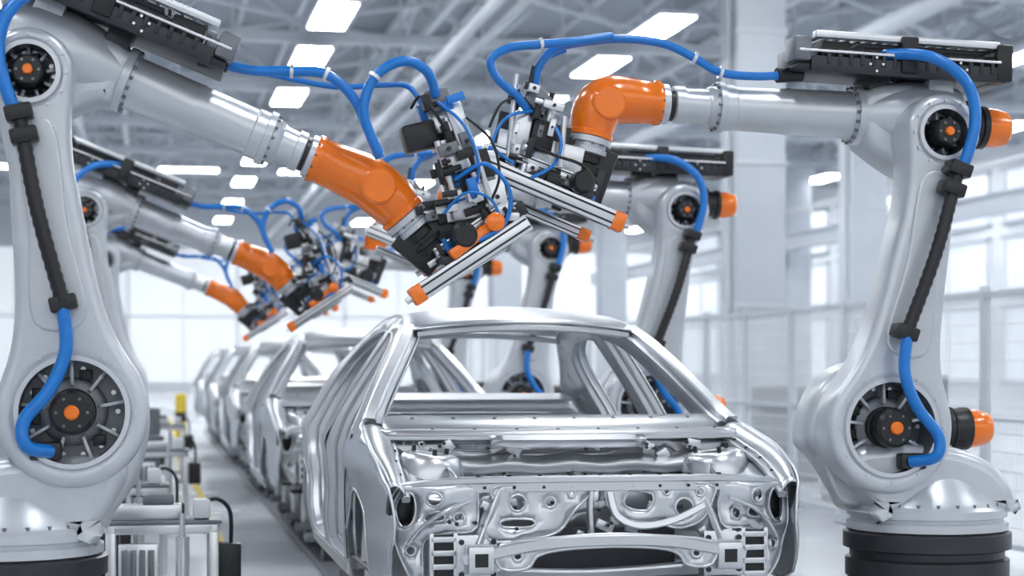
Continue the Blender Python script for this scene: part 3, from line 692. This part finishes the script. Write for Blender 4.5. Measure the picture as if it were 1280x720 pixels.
    rail("bumper_beam", [(-.60, -.09, .475), (-.3, -.125, .535), (0, -.135, .55), (.3, -.125, .535), (.60, -.09, .475)], .035, .05, "steel", 5, up=(0, 0, 1))
    rail("lower_crossmember", [(-.62, .0, .35), (0, -.04, .34), (.62, .0, .35)], .08, .06, "steel2", 4, up=(0, 0, 1))
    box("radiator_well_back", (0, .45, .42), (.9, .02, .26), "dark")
    rail("engine_cradle", [(-.5, .3, .38), (0, .28, .36), (.5, .3, .38)], .1, .05, "steel2", 4, up=(0, 0, 1))
    rnd = random.Random(5)
    ba = bmesh.new(); bd = bmesh.new()
    for i in range(110):
        w = rnd.random()
        if w < .45: c = V((rnd.uniform(-.7, .7), .62 + rnd.uniform(0, .03), rnd.uniform(.58, .93)))
        elif w < .8: c = V((rnd.choice((-1, 1)) * rnd.uniform(.57, .60), rnd.uniform(.1, .7), rnd.uniform(.5, .8)))
        else: c = V((rnd.uniform(-.6, .6), rnd.uniform(.0, .04), rnd.uniform(.56, .77)))
        M4 = Matrix.Translation(c) @ Matrix.Rotation(rnd.uniform(-.6, .6), 4, 'Y')
        bm_box(ba, M4, (rnd.uniform(.02, .08), rnd.uniform(.01, .04), rnd.uniform(.015, .05)), .003)
        bm_lathe(bd, c + V((rnd.uniform(-.05, .05), -.02, rnd.uniform(-.03, .03))), (0, -1, 0), [(0, .008), (.015, .008)], 8)
    add(ba, "stamped_brackets", "steel"); add(bd, "weld_studs", "dark")
    zf = -loc[2]
    for sg in (-1, 1):
        box("skid_runner_%d" % (sg + 2), (sg * .48, 2.2, zf + .20), (.09, 4.9, .10), "grey", .01)
        for k, yy in enumerate((.95, 2.0, 3.1, 4.1)):
            box("skid_post_%d_%d" % (sg + 2, k), (sg * .60, yy, zf + .37), (.06, .06, .26), "alu", .005)
            box("skid_pad_%d_%d" % (sg + 2, k), (sg * .64, yy, zf + .505), (.16, .09, .03), "dark", .005)
        for k, yy in enumerate((-.1, 1.5, 3.0, 4.5)): box("conveyor_foot_%d_%d" % (sg + 2, k), (sg * .48, yy, zf + .075), (.16, .2, .15), "dark", .01)
    for k, yy in enumerate((.0, .95, 2.0, 3.1, 4.1)): box("skid_cross_%d" % k, (0, yy, zf + .22), (1.36, .08, .07), "grey", .01)
    return e

c1 = car((1.87, 7.5, .27))
for i in (1, 2, 3, 4): dup(c1, (1.87, 7.5 + 6.6 * i, .27))

# ---------------------------------------------------------------- hall
def plain(name, c, size, m): return box(name, c, size, m, 0, None, True)
XL, XR, YB, YF, ZC = -14, 30, 104, -8, 11
plain("floor", ((XL + XR) / 2, (YB + YF) / 2, -.05), (XR - XL, YB - YF, .1), "floor")
plain("ceiling", ((XL + XR) / 2, (YB + YF) / 2, ZC + .05), (XR - XL, YB - YF, .1), "deck")
plain("wall_back", ((XL + XR) / 2, YB + .1, ZC / 2), (XR - XL, .2, ZC), "wall")
plain("wall_left", (XL - .1, (YB + YF) / 2, ZC / 2), (.2, YB - YF, ZC), "wall")
plain("wall_right", (XR + .1, (YB + YF) / 2, ZC / 2), (.2, YB - YF, ZC), "wall")
k = 1
for z0 in (.9, 4.2, 6.6):
    for y0 in range(14, 96, 8):
        empty("window_%d" % k); k += 1
        hh = 2.6 if z0 < 1 else 1.8
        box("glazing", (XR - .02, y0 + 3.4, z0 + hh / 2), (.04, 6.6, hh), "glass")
        for dy in (0, 3.3, 6.6): box("mullion_%d" % (dy * 10), (XR - .06, y0 + .1 + dy, z0 + hh / 2), (.12, .12, hh + .1), "white")
        box("sill", (XR - .1, y0 + 3.4, z0 - .05), (.2, 7.0, .12), "column"); box("head", (XR - .1, y0 + 3.4, z0 + hh + .05), (.2, 7.0, .12), "column")
for i in range(7):  # glowing bays added so the back wall reads near white
    empty("window_%d" % k); k += 1
    x0 = XL + 1.0 + i * 6
    for j, (z0, h_) in enumerate(((.5, 3.6), (4.2, 3.7))):
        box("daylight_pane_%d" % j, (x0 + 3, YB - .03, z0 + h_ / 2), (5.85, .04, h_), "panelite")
    for j in range(2): box("mullion_%d" % j, (x0 + .05 + 3 * j, YB - .08, 4.2), (.07, .12, 7.6), "white")
def tb(bm, a, b, w, h, up=None):
    M4, L = mbar(a, b, up); bm_box(bm, M4, (w, h, L))
e = empty("roof_truss", (0, 4, 0)); bm = bmesh.new()
tb(bm, (XL, 0, 9.3), (XR, 0, 9.3), .22, .22); tb(bm, (XL, 0, 10.8), (XR, 0, 10.8), .22, .22)
x = XL; i = 0
while x < XR - 1:
    tb(bm, (x, 0, 9.3 if i % 2 else 10.8), (x + 2, 0, 10.8 if i % 2 else 9.3), .12, .12); tb(bm, (x, 0, 9.3), (x, 0, 10.8), .09, .09)
    x += 2; i += 1
add(bm, "truss_members", "truss")
for i in range(1, 12): dup(e, (0, 4 + 8 * i, 0))
e = empty("roof_purlin_girder", (XL + 6, 0, 0)); bm = bmesh.new()
tb(bm, (0, YF, 9.5), (0, YB, 9.5), .16, .16); tb(bm, (0, YF, 10.7), (0, YB, 10.7), .16, .16)
y = YF; i = 0
while y < YB - 3:
    tb(bm, (0, y, 9.5 if i % 2 else 10.7), (0, y + 2.67, 10.7 if i % 2 else 9.5), .10, .10); y += 2.67; i += 1
add(bm, "girder_members", "truss")
for i in range(1, 6): dup(e, (XL + 6 + 7.3 * i, 0, 0))
e = empty("roof_bracing"); bm = bmesh.new()
for j in range(11):
    for i in range(5):
        x0 = XL + 1 + i * 8.4; y0 = 4 + 8 * j
        tb(bm, (x0, y0, 9.7), (x0 + 8.4, y0 + 8, 9.7), .09, .09); tb(bm, (x0 + 8.4, y0, 9.75), (x0, y0 + 8, 9.75), .09, .09)
for xx in [XL + 1.5 * i for i in range(30)]: tb(bm, (xx, YF, 10.93), (xx, YB, 10.93), .12, .12)
add(bm, "bracing_members", "truss")
for i, (xx, zz, r) in enumerate(((6.5, 8.4, .12), (7.1, 8.45, .08), (14.5, 8.3, .20), (-1.9, 8.4, .10), (18.6, 8.4, .12))):
    cyl("overhead_pipe", (xx, YF, zz), (xx, YB - .2, zz), r, "column", seg=14, top=True)
def column(x, y, w=.95):
    e = empty("steel_column", (x, y, 0))
    box("shaft", (0, 0, ZC / 2), (w, w, ZC), "column", .03)
    box("foot_plinth", (0, 0, .3), (w + .25, w + .25, .6), "column", .03)
    box("cap_plate", (0, 0, 9.2), (w + .3, w + .3, .15), "truss", .01)
    for z in (2.6, 5.2, 7.6): box("band_%d" % int(z), (0, 0, z), (w + .06, w + .06, .08), "truss", .01)
    cyl("conduit", (-w / 2 - .06, -.2, 0), (-w / 2 - .06, -.2, 9), .04, "truss", seg=10)
column(11.0, 32.5); column(16.6, 41.0, .9); column(11.0, 56.5); column(16.6, 65); column(25.5, 46); column(25.5, 70); column(-9, 50, .8); column(-9, 75, .8)
e = empty("crane_runway_beam")
box("beam", (24.5, 50, 6.2), (.35, 100, .6), "column"); box("beam_flange", (24.5, 50, 6.5), (.6, 100, .06), "column"); box("walkway_rail", (24.2, 50, 7.4), (.06, 100, .06), "white")
e = empty("trim_1")
for z in (4.15, 8.0): box("rail_%d" % int(z), ((XL + XR) / 2, YB - .06, z), (XR - XL, .12, .14), "white")

def lamp(x, y, w=.78, l=2.9, z=9.0):
    e = empty("ceiling_light_panel", (x, y, z))
    box("housing", (0, 0, .06), (w + .08, l + .08, .1), "white", .01)
    box("diffuser", (0, 0, -.005), (w, l, .03), "lamp")
    for dy in (-.4, .4): box("hanger_%d" % int(dy * 10), (0, dy * l, .3), (.03, .03, .45), "truss")
    return e
LY = [4, 12, 20, 28, 34, 39.5, 45.0, 51.8, 59.7, 67.9, 76.3, 86.6, 97]
l0 = lamp(3.92, LY[0])
for X in (3.92, 11.2, -3.4, 20.8, 26.8):
    for j, yy in enumerate(LY):
        if X == 3.92 and j == 0: continue
        dup(l0, (X, yy + (2.5 if X > 12 else 0), 9.0))
l1 = lamp(-1.25, 72.0, 2.2, .8, 9.0)
for X in (-5.6, 1.6, 6.2): dup(l1, (X, 72.0, 9.0))

# ---------------------------------------------------------------- safety fence
e = empty("safety_fence", (6.63, 0, 0))
bm = bmesh.new(); bw = bmesh.new()
for i in range(22):
    y0 = 9.3 + i * 1.5
    tb(bm, (0, y0, 0), (0, y0, 2.17), .07, .07)
    tb(bm, (0, y0, .01), (0, y0, .02), .16, .16)
    for z in (.12, 2.10, 1.1): tb(bm, (0, y0, z), (0, y0 + 1.5, z), .045, .045 if z != 1.1 else .03)
    for k_ in range(1, 30): tb(bw, (0, y0 + k_ * .05, .12), (0, y0 + k_ * .05, 2.10), .006, .006)
    for k_ in range(1, 14): tb(bw, (0, y0, .12 + k_ * .145), (0, y0 + 1.5, .12 + k_ * .145), .007, .007)
add(bm, "posts_and_frames", "truss"); add(bw, "wire_mesh", "white")
e = empty("safety_fence", (-3.6, 0, 0))
bm = bmesh.new(); bw = bmesh.new()
for i in range(18):
    y0 = 13 + i * 1.5
    tb(bm, (0, y0, 0), (0, y0, 2.17), .06, .06)
    for z in (.12, 2.10): tb(bm, (0, y0, z), (0, y0 + 1.5, z), .035, .035)
    for k_ in range(1, 20): tb(bw, (0, y0 + k_ * .075, .12), (0, y0 + k_ * .075, 2.10), .005, .005)
add(bm, "posts_and_frames", "white"); add(bw, "wire_mesh", "white")

def cabinet(x, y, w=.8, d=.6, h=1.3, m="cabgrey"):
    e = empty("control_cabinet", (x, y, 0))
    box("body", (0, 0, h / 2 + .05), (w, d, h), m, .02); box("plinth", (0, 0, .03), (w - .04, d - .04, .06), "black")
    box("door_seam", (0, -d / 2 - .002, h / 2 + .05), (.01, .006, h - .1), "black"); box("handle", (.06, -d / 2 - .02, h / 2), (.02, .04, .16), "alu", .004)
    box("vent", (-w / 4, -d / 2 - .003, h * .8), (w * .3, .008, .14), "black"); box("display", (w / 4, -d / 2 - .004, h * .85), (w * .25, .01, .12), "grey")
for x, y, h in ((7.9, 19.5, 1.0), (8.2, 23, 1.2), (9.6, 24, 1.1), (8.4, 30, 1.3), (12.5, 28.5, 1.3)): cabinet(x, y, h=h)

def fixture(loc):
    e = empty("clamping_fixture", loc)
    pts = [(-.26, -.15), (.26, -.15), (-.26, .15), (.26, .15)]
    for i, (x, y) in enumerate(pts):
        box("leg_%d" % i, (x, y, .36), (.05, .05, .72), "alu", .005); box("foot_%d" % i, (x, y, .01), (.10, .10, .02), "black")
    for i, z in enumerate((.12, .70)):
        for j, y in enumerate((-.15, .15)): box("crossbar_%d_%d" % (i, j), (0, y, z), (.57, .05, .05), "alu", .005)
        for j, x in enumerate((-.26, .26)): box("sidebar_%d_%d" % (i, j), (x, 0, z), (.05, .35, .05), "alu", .005)
    box("table_plate", (0, 0, .735), (.60, .38, .02), "grey", .004)
    box("slide_unit", (-.08, -.08, .785), (.36, .12, .08), "alu", .01); box("slide_carriage", (-.02, -.08, .85), (.16, .13, .05), "grey", .008)
    box("valve_manifold", (-.12, -.185, .5), (.2, .04, .26), "alu", .006)
    for k in range(4): box("valve_%d" % k, (-.19 + .045 * k, -.215, .5), (.03, .03, .2), "grey", .003)
    box("drive_housing", (-.1, .0, .32), (.3, .24, .2), "dark", .01)
    box("sensor_block", (.20, -.1, .80), (.09, .1, .1), "white", .01)
    cyl("pneumatic_cylinder", (.1, -.19, .22), (.1, -.19, .66), .035, "alu"); cyl("cylinder_rod", (.1, -.19, .66), (.1, -.19, .78), .014, "alu")
    box("junction_box", (.34, -.1, .52), (.12, .14, .2), "black", .01)
    hose("black_cable", [(.20, -.12, .83), (.28, -.14, .85), (.345, -.12, .78), (.35, -.1, .6)], .011, "black", seg=8)
    hose("black_cable_lower", [(-.2, -.2, .45), (-.34, -.24, .3), (-.3, -.2, .1), (-.1, -.2, .08)], .011, "black", seg=8)
    return e
f0 = fixture((.08, 9.75, 0))
for x, y in ((-.15, 12.6), (.1, 17.6), (.2, 24.5)): dup(f0, (x, y, 0))
e = empty("safety_bollard", (.55, 30.5, 0)); cyl("post", (0, 0, 0), (0, 0, 1.05), .09, "yellow", bev=.02); cyl("black_band", (0, 0, .6), (0, 0, .75), .092, "black")
cabinet(-.33, 10.9, .36, .4, .82, "dark"); cabinet(-.62, 12.0, .5, .5, .95, "cabgrey"); cabinet(-.15, 20.8, .6, .5, 1.0, "cabgrey")
for X in (1.37, 2.33):
    e = empty("conveyor_track", (X, 0, 0)); box("track_channel", (0, 24, .03), (.22, 36, .05), "grey", .01)
for X in (.62, 3.15):
    box("floor_marking_stripe", (X, 30, .003), (.08, 46, .004), "yellow", 0, None, True)

# ---------------------------------------------------------------- world, camera
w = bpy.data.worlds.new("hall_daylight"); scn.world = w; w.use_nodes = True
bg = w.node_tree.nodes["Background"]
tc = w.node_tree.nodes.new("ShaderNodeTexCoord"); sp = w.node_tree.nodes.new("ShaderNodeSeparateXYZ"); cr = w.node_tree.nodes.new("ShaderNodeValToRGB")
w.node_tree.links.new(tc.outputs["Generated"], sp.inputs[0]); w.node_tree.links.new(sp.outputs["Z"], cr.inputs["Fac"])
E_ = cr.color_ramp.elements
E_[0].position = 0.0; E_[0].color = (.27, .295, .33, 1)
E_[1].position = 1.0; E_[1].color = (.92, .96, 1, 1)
for p, c in ((.10, .38), (.22, .95), (.50, 1.0), (.60, .7)):  # bright band added to the world for crisp reflections in the metal
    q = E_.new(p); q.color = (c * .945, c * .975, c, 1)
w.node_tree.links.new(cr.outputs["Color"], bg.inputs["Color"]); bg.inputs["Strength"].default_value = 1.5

cam = bpy.data.cameras.new("camera"); co = bpy.data.objects.new("camera", cam); COL.objects.link(co); scn.camera = co
fpx = 2300.0
cam.sensor_width = 36; cam.lens = fpx / 1280 * 36
yaw = math.atan(457 / fpx)
co.location = (0, 0, 1.55); co.rotation_euler = (math.radians(90), 0, -yaw)
cam.shift_y = (454 - 360) / 1280
cam.clip_end = 300
cam.dof.use_dof = True; cam.dof.focus_distance = 7.9; cam.dof.aperture_fstop = 2.1
scn.view_settings.view_transform = 'Standard'
scn.view_settings.exposure = 0.12
